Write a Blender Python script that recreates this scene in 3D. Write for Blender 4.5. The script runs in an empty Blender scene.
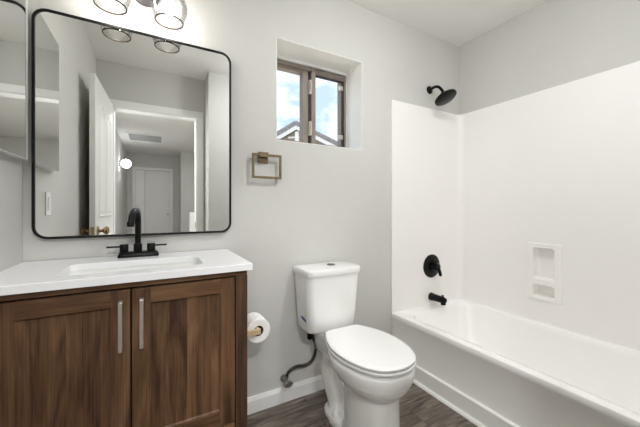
import bpy, bmesh, math, random
from mathutils import Vector, Matrix
random.seed(7)
S = bpy.context.scene
COL = S.collection
PI = math.pi

# ------------------------------------------------------------------ camera
cam_d = bpy.data.cameras.new('camera'); cam = bpy.data.objects.new('camera', cam_d); COL.objects.link(cam)
cam.location = (0, 0, 1.1046); cam.rotation_euler = (PI/2, 0, -math.radians(29.216))
cam_d.sensor_width = 36; cam_d.lens = 297.7/640*36; cam_d.shift_y = -5.41/640
cam_d.clip_start = 0.02
S.camera = cam

# ------------------------------------------------------------------ world: pale blue sky with white clouds
W = bpy.data.worlds.new('sky'); S.world = W; W.use_nodes = True
nt = W.node_tree; nt.nodes.clear()
def wn(t, **k):
    n = nt.nodes.new(t)
    for a, b in k.items(): setattr(n, a, b)
    return n
out = wn('ShaderNodeOutputWorld'); bg = wn('ShaderNodeBackground'); tc = wn('ShaderNodeTexCoord')
mp = wn('ShaderNodeMapping'); mp.inputs['Scale'].default_value = (1, 1, 2.2)
no = wn('ShaderNodeTexNoise'); no.inputs['Scale'].default_value = 6.5; no.inputs['Detail'].default_value = 7; no.inputs['Roughness'].default_value = .6
cr = wn('ShaderNodeValToRGB')
cr.color_ramp.elements[0].position = .45; cr.color_ramp.elements[0].color = (.40, .51, .69, 1)
cr.color_ramp.elements[1].position = .70; cr.color_ramp.elements[1].color = (1, 1, 1, 1)
nt.links.new(tc.outputs['Generated'], mp.inputs[0]); nt.links.new(mp.outputs[0], no.inputs['Vector'])
nt.links.new(no.outputs['Fac'], cr.inputs[0]); nt.links.new(cr.outputs[0], bg.inputs[0])
bg.inputs[1].default_value = 1.45
nt.links.new(bg.outputs[0], out.inputs[0])

# ------------------------------------------------------------------ light
def lamp(name, kind, loc, power, color=(1, 1, 1), rot=(0, 0, 0), **k):
    d = bpy.data.lights.new(name, kind); d.energy = power; d.color = color
    for a, b in k.items(): setattr(d, a, b)
    o = bpy.data.objects.new(name, d); COL.objects.link(o); o.location = loc; o.rotation_euler = rot
    return o
sun = lamp('sun', 'SUN', (8, 4, 9), 8.0, (1, .96, .9), (0, math.radians(42), 0), angle=.01)
CEIL_W = 14      # added fill light, unseen dome on the bathroom ceiling
BULB_W = 1.35      # each vanity bulb
SCONCE_W = 7    # hallway wall lamp
HALL_W = 9      # added unseen area light that lifts the hallway
NEAR_W = 5.5      # added unseen can light, fills the bathroom through the doorway
ENTRY_W = 37    # added unseen disc on the hallway ceiling, fills the vanity side
S.view_settings.view_transform = 'Standard'; S.view_settings.look = 'None'
S.view_settings.exposure = 0.30; S.view_settings.gamma = 1.0; S.view_settings.use_curve_mapping = False
cy = S.cycles
cy.use_denoising = True; cy.max_bounces = 12; cy.diffuse_bounces = 10; cy.glossy_bounces = 8
cy.transmission_bounces = 8; cy.transparent_max_bounces = 16; cy.sample_clamp_indirect = 4.0
cy.caustics_reflective = False; cy.caustics_refractive = False

# ------------------------------------------------------------------ materials
def lin(c):
    return tuple(((v/255)/12.92 if v/255 <= .04045 else ((v/255+.055)/1.055)**2.4) for v in c) + (1,)
def mat(name, rgb, rough=.5, metal=0., var=.0, vscale=8., bump=0., bscale=120., coat=0., spec=.5):
    m = bpy.data.materials.new(name); m.use_nodes = True
    t = m.node_tree; b = t.nodes['Principled BSDF']
    b.inputs['Roughness'].default_value = rough; b.inputs['Metallic'].default_value = metal
    b.inputs['Coat Weight'].default_value = coat; b.inputs['Specular IOR Level'].default_value = spec
    c = lin(rgb); co = t.nodes.new('ShaderNodeTexCoord')
    n = t.nodes.new('ShaderNodeTexNoise'); n.inputs['Scale'].default_value = vscale; n.inputs['Detail'].default_value = 3
    t.links.new(co.outputs['Object'], n.inputs['Vector'])
    r = t.nodes.new('ShaderNodeValToRGB')
    r.color_ramp.elements[0].position = .3; r.color_ramp.elements[1].position = .7
    r.color_ramp.elements[0].color = tuple(x*(1-var) for x in c[:3]) + (1,)
    r.color_ramp.elements[1].color = tuple(min(1, x*(1+var)) for x in c[:3]) + (1,)
    t.links.new(n.outputs['Fac'], r.inputs[0]); t.links.new(r.outputs[0], b.inputs['Base Color'])
    if bump:
        n2 = t.nodes.new('ShaderNodeTexNoise'); n2.inputs['Scale'].default_value = bscale; n2.inputs['Detail'].default_value = 3
        t.links.new(co.outputs['Object'], n2.inputs['Vector'])
        bp = t.nodes.new('ShaderNodeBump'); bp.inputs['Strength'].default_value = bump; bp.inputs['Distance'].default_value = .004
        t.links.new(n2.outputs['Fac'], bp.inputs['Height']); t.links.new(bp.outputs[0], b.inputs['Normal'])
    return m
def emit(name, rgb, s):
    m = bpy.data.materials.new(name); m.use_nodes = True
    b = m.node_tree.nodes['Principled BSDF']; b.inputs['Base Color'].default_value = (.8, .8, .8, 1)
    b.inputs['Emission Color'].default_value = lin(rgb); b.inputs['Emission Strength'].default_value = s
    return m
def clear_glass(name, tint=(1, 1, 1), blend=.12, k=.6):
    m = bpy.data.materials.new(name); m.use_nodes = True
    t = m.node_tree; t.nodes.clear()
    o = t.nodes.new('ShaderNodeOutputMaterial'); mx = t.nodes.new('ShaderNodeMixShader')
    tr = t.nodes.new('ShaderNodeBsdfTransparent'); tr.inputs[0].default_value = tint + (1,)
    gl = t.nodes.new('ShaderNodeBsdfGlossy'); gl.inputs['Roughness'].default_value = .03
    lw = t.nodes.new('ShaderNodeLayerWeight'); lw.inputs[0].default_value = blend
    mu = t.nodes.new('ShaderNodeMath'); mu.operation = 'MULTIPLY'; mu.inputs[1].default_value = k
    t.links.new(lw.outputs['Fresnel'], mu.inputs[0]); t.links.new(mu.outputs[0], mx.inputs[0])
    t.links.new(tr.outputs[0], mx.inputs[1]); t.links.new(gl.outputs[0], mx.inputs[2]); t.links.new(mx.outputs[0], o.inputs[0])
    return m
def wood(name, axis, dark, mid, light, rough=.45, freq=1.0, plank=0., seed=0.):
    """grain runs along axis (0,1,2); plank>0 gives each board of that width its own tone"""
    m = bpy.data.materials.new(name); m.use_nodes = True
    t = m.node_tree; b = t.nodes['Principled BSDF']; b.inputs['Roughness'].default_value = rough
    b.inputs['Specular IOR Level'].default_value = .3
    co = t.nodes.new('ShaderNodeTexCoord'); mp = t.nodes.new('ShaderNodeMapping')
    s = [7*freq]*3; s[axis] = 1.0*freq
    mp.inputs['Scale'].default_value = s; mp.inputs['Location'].default_value = (seed, seed*1.7, seed*.6)
    t.links.new(co.outputs['Object'], mp.inputs[0])
    vec = mp.outputs[0]
    pl = None
    if plank:
        sx = t.nodes.new('ShaderNodeSeparateXYZ'); t.links.new(co.outputs['Object'], sx.inputs[0])
        dv = t.nodes.new('ShaderNodeMath'); dv.operation = 'DIVIDE'; dv.inputs[1].default_value = plank; t.links.new(sx.outputs[0], dv.inputs[0])
        fl = t.nodes.new('ShaderNodeMath'); fl.operation = 'FLOOR'; t.links.new(dv.outputs[0], fl.inputs[0])
        wn_ = t.nodes.new('ShaderNodeTexWhiteNoise'); wn_.noise_dimensions = '1D'; t.links.new(fl.outputs[0], wn_.inputs['W'])
        pl = wn_.outputs['Value']
        ad = t.nodes.new('ShaderNodeVectorMath'); ad.operation = 'ADD'; t.links.new(mp.outputs[0], ad.inputs[0])
        sc_ = t.nodes.new('ShaderNodeVectorMath'); sc_.operation = 'SCALE'; sc_.inputs['Scale'].default_value = 9
        t.links.new(wn_.outputs['Color'], sc_.inputs[0]); t.links.new(sc_.outputs[0], ad.inputs[1]); vec = ad.outputs[0]
    n1 = t.nodes.new('ShaderNodeTexNoise'); n1.inputs['Scale'].default_value = 1.5; n1.inputs['Detail'].default_value = 6; n1.inputs['Distortion'].default_value = 2.6
    t.links.new(vec, n1.inputs['Vector'])
    mp2 = t.nodes.new('ShaderNodeMapping'); s2 = [22.0]*3; s2[axis] = 2.2; mp2.inputs['Scale'].default_value = s2
    t.links.new(vec, mp2.inputs[0])
    n2 = t.nodes.new('ShaderNodeTexNoise'); n2.inputs['Scale'].default_value = 2.2; n2.inputs['Detail'].default_value = 4
    t.links.new(mp2.outputs[0], n2.inputs['Vector'])
    mx = t.nodes.new('ShaderNodeMath'); mx.operation = 'MULTIPLY_ADD'; mx.inputs[1].default_value = .36
    t.links.new(n2.outputs['Fac'], mx.inputs[0])
    m1 = t.nodes.new('ShaderNodeMath'); m1.operation = 'MULTIPLY'; m1.inputs[1].default_value = .70; t.links.new(n1.outputs['Fac'], m1.inputs[0])
    t.links.new(m1.outputs[0], mx.inputs[2]); fac = mx.outputs[0]
    if pl is not None:
        a2 = t.nodes.new('ShaderNodeMath'); a2.operation = 'MULTIPLY_ADD'; a2.inputs[1].default_value = .11; t.links.new(pl, a2.inputs[0])
        a3 = t.nodes.new('ShaderNodeMath'); a3.operation = 'SUBTRACT'; a3.inputs[1].default_value = .055
        t.links.new(fac, a3.inputs[0]); t.links.new(a3.outputs[0], a2.inputs[2]); fac = a2.outputs[0]
    r = t.nodes.new('ShaderNodeValToRGB'); e = r.color_ramp.elements
    e[0].position = .36; e[0].color = lin(dark); e[1].position = .70; e[1].color = lin(light)
    k = e.new(.53); k.color = lin(mid)
    t.links.new(fac, r.inputs[0]); t.links.new(r.outputs[0], b.inputs['Base Color'])
    bp = t.nodes.new('ShaderNodeBump'); bp.inputs['Strength'].default_value = .12; bp.inputs['Distance'].default_value = .002
    t.links.new(n2.outputs['Fac'], bp.inputs['Height']); t.links.new(bp.outputs[0], b.inputs['Normal'])
    return m
def floor_mat():
    m = bpy.data.materials.new('grey_brown_plank_floor'); m.use_nodes = True
    t = m.node_tree; b = t.nodes['Principled BSDF']; b.inputs['Roughness'].default_value = .48; b.inputs['Specular IOR Level'].default_value = .35
    co = t.nodes.new('ShaderNodeTexCoord')
    br = t.nodes.new('ShaderNodeTexBrick'); br.offset = .37; br.inputs['Scale'].default_value = 1
    br.inputs['Brick Width'].default_value = 1.22; br.inputs['Row Height'].default_value = .15; br.inputs['Mortar Size'].default_value = .0014
    br.inputs['Color1'].default_value = (0, 0, 0, 1); br.inputs['Color2'].default_value = (1, 1, 1, 1); br.inputs['Mortar'].default_value = (.5, .5, .5, 1)
    t.links.new(co.outputs['Object'], br.inputs['Vector'])
    mp = t.nodes.new('ShaderNodeMapping'); mp.inputs['Scale'].default_value = (1.7, 15, 1); t.links.new(co.outputs['Object'], mp.inputs[0])
    ad = t.nodes.new('ShaderNodeVectorMath'); ad.operation = 'MULTIPLY_ADD'; ad.inputs[1].default_value = (11, 7, 3)
    t.links.new(br.outputs['Color'], ad.inputs[0]); t.links.new(mp.outputs[0], ad.inputs[2])
    n = t.nodes.new('ShaderNodeTexNoise'); n.inputs['Scale'].default_value = 2.1; n.inputs['Detail'].default_value = 7; n.inputs['Distortion'].default_value = 1.1; n.inputs['Roughness'].default_value = .62
    t.links.new(ad.outputs[0], n.inputs['Vector'])
    r = t.nodes.new('ShaderNodeValToRGB'); e = r.color_ramp.elements
    e[0].position = .33; e[0].color = lin((64, 56, 50)); e[1].position = .70; e[1].color = lin((152, 142, 131))
    k = e.new(.5); k.color = lin((106, 96, 87))
    t.links.new(n.outputs['Fac'], r.inputs[0])
    mx = t.nodes.new('ShaderNodeMix'); mx.data_type = 'RGBA'; t.links.new(br.outputs['Fac'], mx.inputs[0])
    t.links.new(r.outputs[0], mx.inputs[6]); mx.inputs[7].default_value = lin((48, 42, 38))
    t.links.new(mx.outputs[2], b.inputs['Base Color'])
    return m

M_wall = mat('grey_white_wall_paint', (204, 203, 199), .75, bump=.22, bscale=70, var=.012, vscale=3)
M_ceil = mat('white_ceiling_paint', (240, 239, 236), .8, bump=.15, bscale=60)
M_trim = mat('white_trim_paint', (240, 240, 238), .4)
M_floor = floor_mat()
M_tub = mat('white_tub_acrylic', (249, 248, 246), .24, coat=.3)
M_sur = mat('white_shower_panel', (243, 241, 239), .42)
M_china = mat('white_toilet_china', (240, 240, 238), .1, coat=.5)
M_seat = mat('white_seat_plastic', (244, 244, 242), .22)
M_quartz = mat('white_quartz', (246, 246, 247), .22, var=.01)
M_black = mat('matte_black_metal', (8, 8, 9), .3, .0, spec=.18)
M_frame = mat('black_mirror_frame', (9, 9, 10), .4, .3)
M_nickel = mat('brushed_nickel', (200, 192, 184), .34, .85, var=.04, vscale=40)
M_brass = mat('aged_brass', (122, 106, 82), .42, .5, var=.08, vscale=30)
M_gold = mat('brushed_gold', (208, 186, 150), .45, .3)
M_knobbrass = mat('antique_brass_knob', (186, 160, 122), .22, .9)
M_bronze = mat('bronze_window_frame', (138, 128, 119), .45, .1, var=.04)
M_bronze_d = mat('dark_window_gasket', (52, 46, 42), .6)
M_latch = mat('pale_latch', (206, 200, 188), .4, .3)
M_mirror = mat('silver_mirror', (247, 248, 247), .0, 1.0)
M_edge = mat('mirror_glass_edge', (206, 208, 206), .3, .1)
M_paper = mat('toilet_paper', (246, 244, 242), .9, bump=.2, bscale=200)
M_core = mat('brown_card_core', (96, 66, 44), .9)
M_hose = mat('braided_dark_hose', (62, 58, 56), .4, .5, var=.4, vscale=260)
M_chrome = mat('dull_chrome', (150, 146, 140), .3, .85)
M_sticker = mat('blue_sticker', (38, 62, 128), .5)
M_caulk = mat('grey_caulk', (186, 186, 184), .6)
M_house = mat('beige_siding', (158, 148, 137), .7)
M_fascia = mat('white_fascia', (244, 243, 240), .6)
M_shingle = mat('grey_roof_tiles', (146, 144, 141), .9, var=.25, vscale=14, bump=.5, bscale=12)
M_ground = mat('dry_gravel', (188, 178, 162), .95, var=.2, vscale=20)
M_bulb = emit('lit_bulb', (255, 251, 246), BULB_W/(PI*.0085))
M_globe = emit('lit_globe', (255, 250, 242), SCONCE_W/(PI*4*PI*.078**2))
M_gl2 = emit('lit_added_lamp', (255, 250, 242), 3)
M_diff = emit('lit_diffuser', (255, 250, 242), 3)
M_glass = clear_glass('clear_shade_glass', (.985, .985, .98), .25, .55)
M_pane = clear_glass('window_glass', (.98, .99, .99), .05, .3)
M_rim = mat('smoked_rim', (60, 48, 34), .35, .3)
M_gunmetal = mat('gunmetal_canopy', (110, 106, 108), .35, .7)
WD = ((60, 40, 27), (97, 69, 47), (126, 95, 69))
M_wood_v = wood('walnut_vertical', 2, *WD, plank=0, seed=1.3)
M_wood_h = wood('walnut_horizontal', 0, *WD, seed=4.1)
M_wood_p = wood('walnut_boards', 2, (60, 40, 27), (101, 73, 50), (131, 100, 73), plank=.083, seed=2.2)
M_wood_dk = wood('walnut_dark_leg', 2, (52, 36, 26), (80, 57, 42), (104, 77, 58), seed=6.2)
M_gap = mat('dark_gap_shade', (24, 16, 12), .9)
M_hatch = mat('grey_hatch_panel', (150, 150, 148), .7)
M_switch = mat('white_switch_plastic', (246, 246, 244), .35)
M_door = mat('white_door_paint', (232, 232, 229), .45)

# ------------------------------------------------------------------ mesh helpers
def NB(): return bmesh.new()
def box(bm, x0, x1, y0, y1, z0, z1, bev=0., seg=2):
    r = bmesh.ops.create_cube(bm, size=1.0)
    vs = r['verts']
    for v in vs:
        v.co.x = x0 if v.co.x < 0 else x1; v.co.y = y0 if v.co.y < 0 else y1; v.co.z = z0 if v.co.z < 0 else z1
    if bev:
        es = list({e for v in vs for e in v.link_edges})
        bmesh.ops.bevel(bm, geom=es, offset=bev, segments=seg, profile=.5, affect='EDGES')
    return bm
def loft(bm, rings, cap0=True, cap1=True, closed=True):
    R = [[bm.verts.new(p) for p in r] for r in rings]
    n = len(R[0])
    for a, b in zip(R[:-1], R[1:]):
        for i in range(n if closed else n-1):
            j = (i+1) % n
            bm.faces.new((a[i], a[j], b[j], b[i]))
    if cap0: bm.faces.new(list(reversed(R[0])))
    if cap1: bm.faces.new(R[-1])
    return R
def sm_path(pts, n=6):
    """Catmull-Rom through pts"""
    P = [Vector(p) for p in pts]; o = []
    for i in range(len(P)-1):
        p0 = P[max(i-1, 0)]; p1 = P[i]; p2 = P[i+1]; p3 = P[min(i+2, len(P)-1)]
        for k in range(n):
            t = k/n
            o.append(.5*((2*p1)+(p2-p0)*t+(2*p0-5*p1+4*p2-p3)*t*t+(3*p1-p0-3*p2+p3)*t**3))
    o.append(P[-1]); return o
def tube(bm, path, r, seg=14, rs=None):
    P = [Vector(p) for p in path]; rings = []
    up = None
    for i, p in enumerate(P):
        d = (P[min(i+1, len(P)-1)]-P[max(i-1, 0)]).normalized()
        if up is None:
            up = Vector((0, 0, 1)) if abs(d.z) < .9 else Vector((1, 0, 0))
        a = d.cross(up).normalized(); up = a.cross(d).normalized()
        rr = rs[i] if rs else r
        rings.append([p + rr*(math.cos(2*PI*k/seg)*a + math.sin(2*PI*k/seg)*up) for k in range(seg)])
    loft(bm, rings)
    return bm
def lathe(bm, prof, c, axis='Z', seg=32, rot=None, caps=(True, True)):
    """prof: list of (r, h) along axis"""
    rings = []
    for r, hh in prof:
        ring = []
        for k in range(seg):
            a = 2*PI*k/seg; v = Vector((r*math.cos(a), r*math.sin(a), hh))
            if axis == 'Y': v = Vector((v.x, v.z, v.y))
            if axis == 'X': v = Vector((v.z, v.x, v.y))
            if rot is not None: v = rot @ v
            ring.append(v + Vector(c))
        rings.append(ring)
    loft(bm, rings, *caps)
    return bm
def rrect(x0, x1, z0, z1, r, n=6):
    """rounded rectangle outline in 2D, counter-clockwise"""
    o = []
    for cx, cz, a0 in ((x1-r, z1-r, 0), (x0+r, z1-r, 90), (x0+r, z0+r, 180), (x1-r, z0+r, 270)):
        for k in range(n+1):
            a = math.radians(a0+90*k/n); o.append((cx+r*math.cos(a), cz+r*math.sin(a)))
    return o
def sell(cx, cy, hx, hy0, hy1, z, n=40, p=2.4):
    """superellipse ring: hy0 toward -y, hy1 toward +y"""
    o = []
    for k in range(n):
        a = 2*PI*k/n; c, s = math.cos(a), math.sin(a)
        x = hx*math.copysign(abs(c)**(2/p), c); y = math.copysign(abs(s)**(2/p), s)
        o.append((cx+x, cy+y*(hy1 if s > 0 else hy0), z))
    return o
def wloc(o):
    v = Vector((0, 0, 0))
    while o is not None: v += o.location; o = o.parent
    return v
def obj(name, bm, m, parent=None, smooth=False, tf=None):
    if tf is not None: bmesh.ops.transform(bm, matrix=tf, verts=bm.verts)
    if parent is not None: bmesh.ops.translate(bm, vec=-wloc(parent), verts=bm.verts)
    bmesh.ops.recalc_face_normals(bm, faces=bm.faces)
    me = bpy.data.meshes.new(name); bm.to_mesh(me); bm.free()
    for mm in (m if isinstance(m, (list, tuple)) else [m]): me.materials.append(mm)
    if smooth:
        me.polygons.foreach_set('use_smooth', [True]*len(me.polygons))
        try: me.set_sharp_from_angle(angle=math.radians(38))
        except Exception: pass
    o = bpy.data.objects.new(name, me); COL.objects.link(o)
    if parent is not None: o.parent = parent
    return o
def thing(name, label, cat, loc, group=None):
    o = bpy.data.objects.new(name, None); COL.objects.link(o); o.location = loc; o.empty_display_size = .05
    return tag(o, label, cat, group)
def tag(o, label, cat, group=None):
    o['label'] = label; o['category'] = cat
    if group: o['group'] = group
    return o
def struct(name, bm, m, parent=None, smooth=False, label=None, cat=None):
    o = obj(name, bm, m, parent, smooth)
    if parent is None:
        o['kind'] = 'structure'
        if label: o['label'] = label; o['category'] = cat
    return o
def sroot(name, loc, label=None, cat=None):
    o = bpy.data.objects.new(name, None); COL.objects.link(o); o.location = loc; o['kind'] = 'structure'; o.empty_display_size = .05
    if label: o['label'] = label; o['category'] = cat
    return o

# ------------------------------------------------------------------ room shell
D = 1.588; XL = -.448; XR = 2.205; H = 2.44; YF = -.17; YW = .06; XW = .47
struct('floor', box(NB(), -2.0, 2.4, -6.0, 1.95, -.12, 0), M_floor, label='grey brown wood plank floor', cat='floor')
struct('ceiling', box(NB(), -2.0, 2.4, -6.0, 1.95, H, H+.1), M_ceil, label='smooth white ceiling', cat='ceiling')
# back wall with the window hole
wx0, wx1, wz0, wz1 = .606, 1.207, 1.489, 2.072
YO = D+.30
bm = NB()
box(bm, XL-.12, wx0, D, YO, 0, H); box(bm, wx1, XR+.12, D, YO, 0, H)
box(bm, wx0, wx1, D, YO, 0, wz0); box(bm, wx0, wx1, D, YO, wz1, H)
bmesh.ops.remove_doubles(bm, verts=bm.verts, dist=1e-5)
struct('wall_back', bm, M_wall, label='pale grey painted wall with mirror, window and toilet', cat='wall')
struct('wall_left', box(NB(), XL-.12, XL, YF, D, 0, H), M_wall, label='pale grey side wall beside the vanity', cat='wall')
struct('wall_right', box(box(NB(), XR, XR+.16, YF-.12, D+.30, 1.84, H), XR+.06, XR+.16, YF-.12, D+.30, 0, 1.84), M_wall, label='pale grey wall above the long side of the bathtub', cat='wall')
# front wall with doorway, and the wing wall at the foot end of the tub
DX0, DX1, DZ = -.335, .40, 2.045
bm = NB()
box(bm, XL-.12, DX0, YF-.12, YF, 0, H); box(bm, DX1, XW, YF-.12, YF, 0, H); box(bm, DX0, DX1, YF-.12, YF, DZ, H)
bmesh.ops.remove_doubles(bm, verts=bm.verts, dist=1e-5)
struct('wall_front', bm, M_wall, label='pale grey wall with the doorway seen in the mirror', cat='wall')
struct('wall_tub_end', box(NB(), XW, XR, YF-.12, YW, 0, H), M_wall, label='pale grey wing wall right of the doorway in the mirror', cat='wall')
# hallway shell
HX0, HY1 = -.55, -5.3
struct('wall_hall_left', box(NB(), HX0-.12, HX0, HY1, YF-.12, 0, H), M_wall)
struct('wall_hall_end', box(NB(), HX0-.12, .60, HY1-.12, HY1, 0, H), M_wall)
struct('wall_hall_stub', box(NB(), .56, 1.75, HY1, -4.54, 0, H), M_wall)
struct('wall_hall_right', box(NB(), 1.75, 1.87, -4.54, YF-.12, 0, H), M_wall)
struct('wall_hall_low', box(NB(), .62, 1.75, -3.35, -3.22, 0, 1.02), M_trim)

# baseboards
def base_profile(bm, x0, x1, y, h=.085, t=.014):
    rings = []
    for x in (x0, x1):
        rings.append([(x, y, 0), (x, y-t, 0), (x, y-t, h-.02), (x, y-t*.6, h-.006), (x, y-t*.45, h), (x, y, h)])
    loft(bm, rings); return bm
struct('baseboard_back', base_profile(NB(), .319, 1.438, D), M_trim, label='white baseboard along the back wall behind the toilet', cat='baseboard')

# door casing in the mirror
bm = NB(); c = .062
for y0, y1 in ((YF, YF+.016), (YF-.136, YF-.12)):
    box(bm, DX0-c+.01, DX0+.01, y0, y1, 0, DZ-.011, .003); box(bm, DX1-.01, min(DX1+c-.01, XW-.002), y0, y1, 0, DZ-.011, .003)
    box(bm, DX0-c+.01, min(DX1+c-.01, XW-.002), y0, y1, DZ-.01, DZ+c-.01, .004)
casing = struct('trim_1', bm, M_trim, label='white door casing around the doorway in the mirror', cat='door casing')
jb = NB()
box(jb, DX0, DX0+.018, YF-.12, YF, 0, DZ-.018); box(jb, DX1-.018, DX1, YF-.12, YF, 0, DZ-.018); box(jb, DX0, DX1, YF-.12, YF, DZ-.018, DZ)
obj('jamb', jb, M_trim, casing)
obj('strike_plate', box(NB(), DX1-.0205, DX1-.018, YF-.06, YF-.03, .89, .96), M_gunmetal, casing)['label'] = 'dark metal strike plate'

# open bathroom door (seen in the mirror), hinged at the left jamb
dr = sroot('door_1', (DX0+.012, YF+.02, 0), 'white bathroom door with arched panels standing open in the mirror', 'door')
ang = math.radians(92.6); DW, DT, DHt = .70, .035, 2.035
tfD = Matrix.Translation((DX0+.012, YF+.02, .012)) @ Matrix.Rotation(ang, 4, 'Z')
def arch(x0, x1, z0, z1, rise, n=10):
    o = [(x0, z0), (x1, z0), (x1, z1-rise)]
    for k in range(1, n):
        t = k/n; o.append((x1+(x0-x1)*t, z1-rise+rise*math.sin(PI*t)))
    o.append((x0, z1-rise)); return o
bm = NB(); box(bm, 0, DW, 0, DT, 0, DHt, .003)
leaf = obj('leaf', bm, M_door, dr, tf=tfD)
for z0, z1, rise in ((1.02, 1.88, .07), (.22, .88, 0)):
    for x0, x1 in ((.11, .325), (.375, .59)):
        for side in (0, 1):
            bm = NB(); o1 = arch(x0, x1, z0, z1, rise); cx = (x0+x1)/2; cz = (z0+z1)/2
            def ins(o_, d): return [(x+(d if x < cx else -d), z+(d if z < cz else -d)) for x, z in o_]
            yy = (-.000, -.007, -.002, -.006) if side == 0 else (DT, DT+.007, DT+.002, DT+.006)
            loft(bm, [[(x, y, z) for x, z in ins(o1, d)] for y, d in zip(yy, (0, .012, .026, .05))])
            obj('raised_panel', bm, M_door, leaf, tf=tfD)
for s in (0, 1):
    bm = NB(); ky = -.001 if s == 0 else DT+.001; sg = -1 if s == 0 else 1
    prof = [(.033, 0), (.033, .006), (.013, .012), (.011, .03), (.022, .036), (.030, .048), (.029, .060), (.018, .068), (.001, .070)]
    lathe(bm, [(r, ky+sg*hh) for r, hh in prof], (DW-.065, 0, .93), 'Y')
    obj('knob', bm, M_knobbrass, dr, True, tf=tfD)['label'] = 'antique brass door knob'
obj('latch_plate', box(NB(), DW-.001, DW+.002, .006, DT-.006, .90, .96), M_knobbrass, dr, tf=tfD)
for z in (.2, 1.0, 1.8):
    obj('hinge', box(NB(), -.012, .0, DT-.012, DT+.004, z, z+.09, .002), M_knobbrass, dr, tf=tfD)

# hallway door at the far end, closed, with casing; closet bifold next to it
d2 = sroot('door_2', (.09, HY1, 0), 'pale flush door at the far end of the hallway in the mirror', 'door')
obj('leaf', box(NB(), -.18, .36, HY1, HY1+.03, .01, 2.02, .004), M_door, d2)
obj('leaf', box(NB(), -.375, -.19, HY1, HY1+.045, .01, 2.02, .004), M_trim, d2)
bm = NB(); box(bm, .365, .425, HY1, HY1+.05, 0, 2.029, .004); box(bm, -.44, -.38, HY1, HY1+.05, 0, 2.029, .004); box(bm, -.44, .425, HY1, HY1+.05, 2.03, 2.09, .004)
obj('casing', bm, M_trim, d2)
bm = NB(); lathe(bm, [(.026, HY1+.03), (.026, HY1+.036), (.01, HY1+.04), (.012, HY1+.06), (.026, HY1+.07), (.026, HY1+.085), (.001, HY1+.095)], (.315, 0, .95), 'Y')
obj('knob', bm, M_nickel, d2, True)
# door in the hallway's left wall
d3 = sroot('door_3', (HX0, -1.75, 0), 'white door in the left hallway wall in the mirror', 'door')
obj('leaf', box(NB(), HX0, HX0+.02, -2.15, -1.35, .01, 2.02, .004), M_door, d3)
bm = NB()
for y in (-2.22, -1.34): box(bm, HX0, HX0+.03, y, y+.06, 0, 2.029, .004)
box(bm, HX0, HX0+.03, -2.22, -1.28, 2.03, 2.09, .004)
obj('casing', bm, M_trim, d3)

# ------------------------------------------------------------------ window
YG = 1.776
win = sroot('window_1', ((wx0+wx1)/2, YG, wz0), 'bronze framed window of two sashes set deep in the wall', 'window')
def frame_box(bm, x0, x1, z0, z1, y0, y1, w, bev=.003):
    wl, wr, wb, wt = w if isinstance(w, tuple) else (w,)*4
    box(bm, x0, x0+wl, y0, y1, z0, z1, bev); box(bm, x1-wr, x1, y0, y1, z0, z1, bev)
    box(bm, x0+wl*.9, x1-wr*.9, y0, y1, z0, z0+wb, bev); box(bm, x0+wl*.9, x1-wr*.9, y0, y1, z1-wt, z1, bev)
    return bm
obj('flange', frame_box(NB(), wx0, wx1, wz0, wz1, YG-.012, YG+.03, (.004, .004, .004, .022), .001), M_trim, win)
zt = wz1-.022
for nm, bx in (('return', (wx0, wx0+.003, wz0, wz1)), ('return', (wx1-.003, wx1, wz0, wz1)), ('return', (wx0+.003, wx1-.003, wz0, wz0+.003)), ('return', (wx0+.003, wx1-.003, wz1-.003, wz1))):
    obj(nm, box(NB(), bx[0], bx[1], D-.001, YG-.012, bx[2], bx[3]), M_trim, win)  # paint whiter than the wall, stands in for sky light on the reveal
obj('frame', frame_box(NB(), wx0+.004, wx1-.004, wz0+.004, zt, YG, YG+.07, .026), M_bronze, win)
bm = frame_box(NB(), wx0+.026, .908, wz0+.028, zt-.022, YG+.010, YG+.058, (.03, .043, .03, .024))
s1 = obj('sash', bm, M_bronze, win)
obj('pane', box(NB(), wx0+.05, .872, YG+.041, YG+.045, wz0+.055, zt-.04), M_pane, s1)
bm = frame_box(NB(), .924, wx1-.003, wz0+.016, zt-.006, YG-.008, YG+.026, (.032, .014, .034, .038))
s2 = obj('sash', bm, M_bronze, win)
obj('gasket', frame_box(NB(), .954, wx1-.016, wz0+.048, zt-.042, YG-.002, YG+.016, (.004, .014, .005, .011), .001), M_bronze_d, s2)
obj('pane', box(NB(), .952, wx1-.018, YG+.006, YG+.010, wz0+.047, zt-.042), M_pane, s2)
obj('gasket', box(NB(), .907, .9245, YG+.012, YG+.03, wz0+.02, zt-.012), M_bronze_d, win)
for z in (1.913, 1.637):
    bm = NB(); box(bm, .906, .922, YG-.016, YG+.012, z-.048, z+.048, .004)
    box(bm, .910, .918, YG-.028, YG-.012, z-.032, z+.035, .003)
    obj('latch', bm, M_latch, win)
for z in (1.952, 1.606):
    bm = NB(); box(bm, 1.140, 1.176, YG-.010, YG+.002, z-.016, z+.016, .003)
    obj('clip', bm, M_nickel, win)

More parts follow.
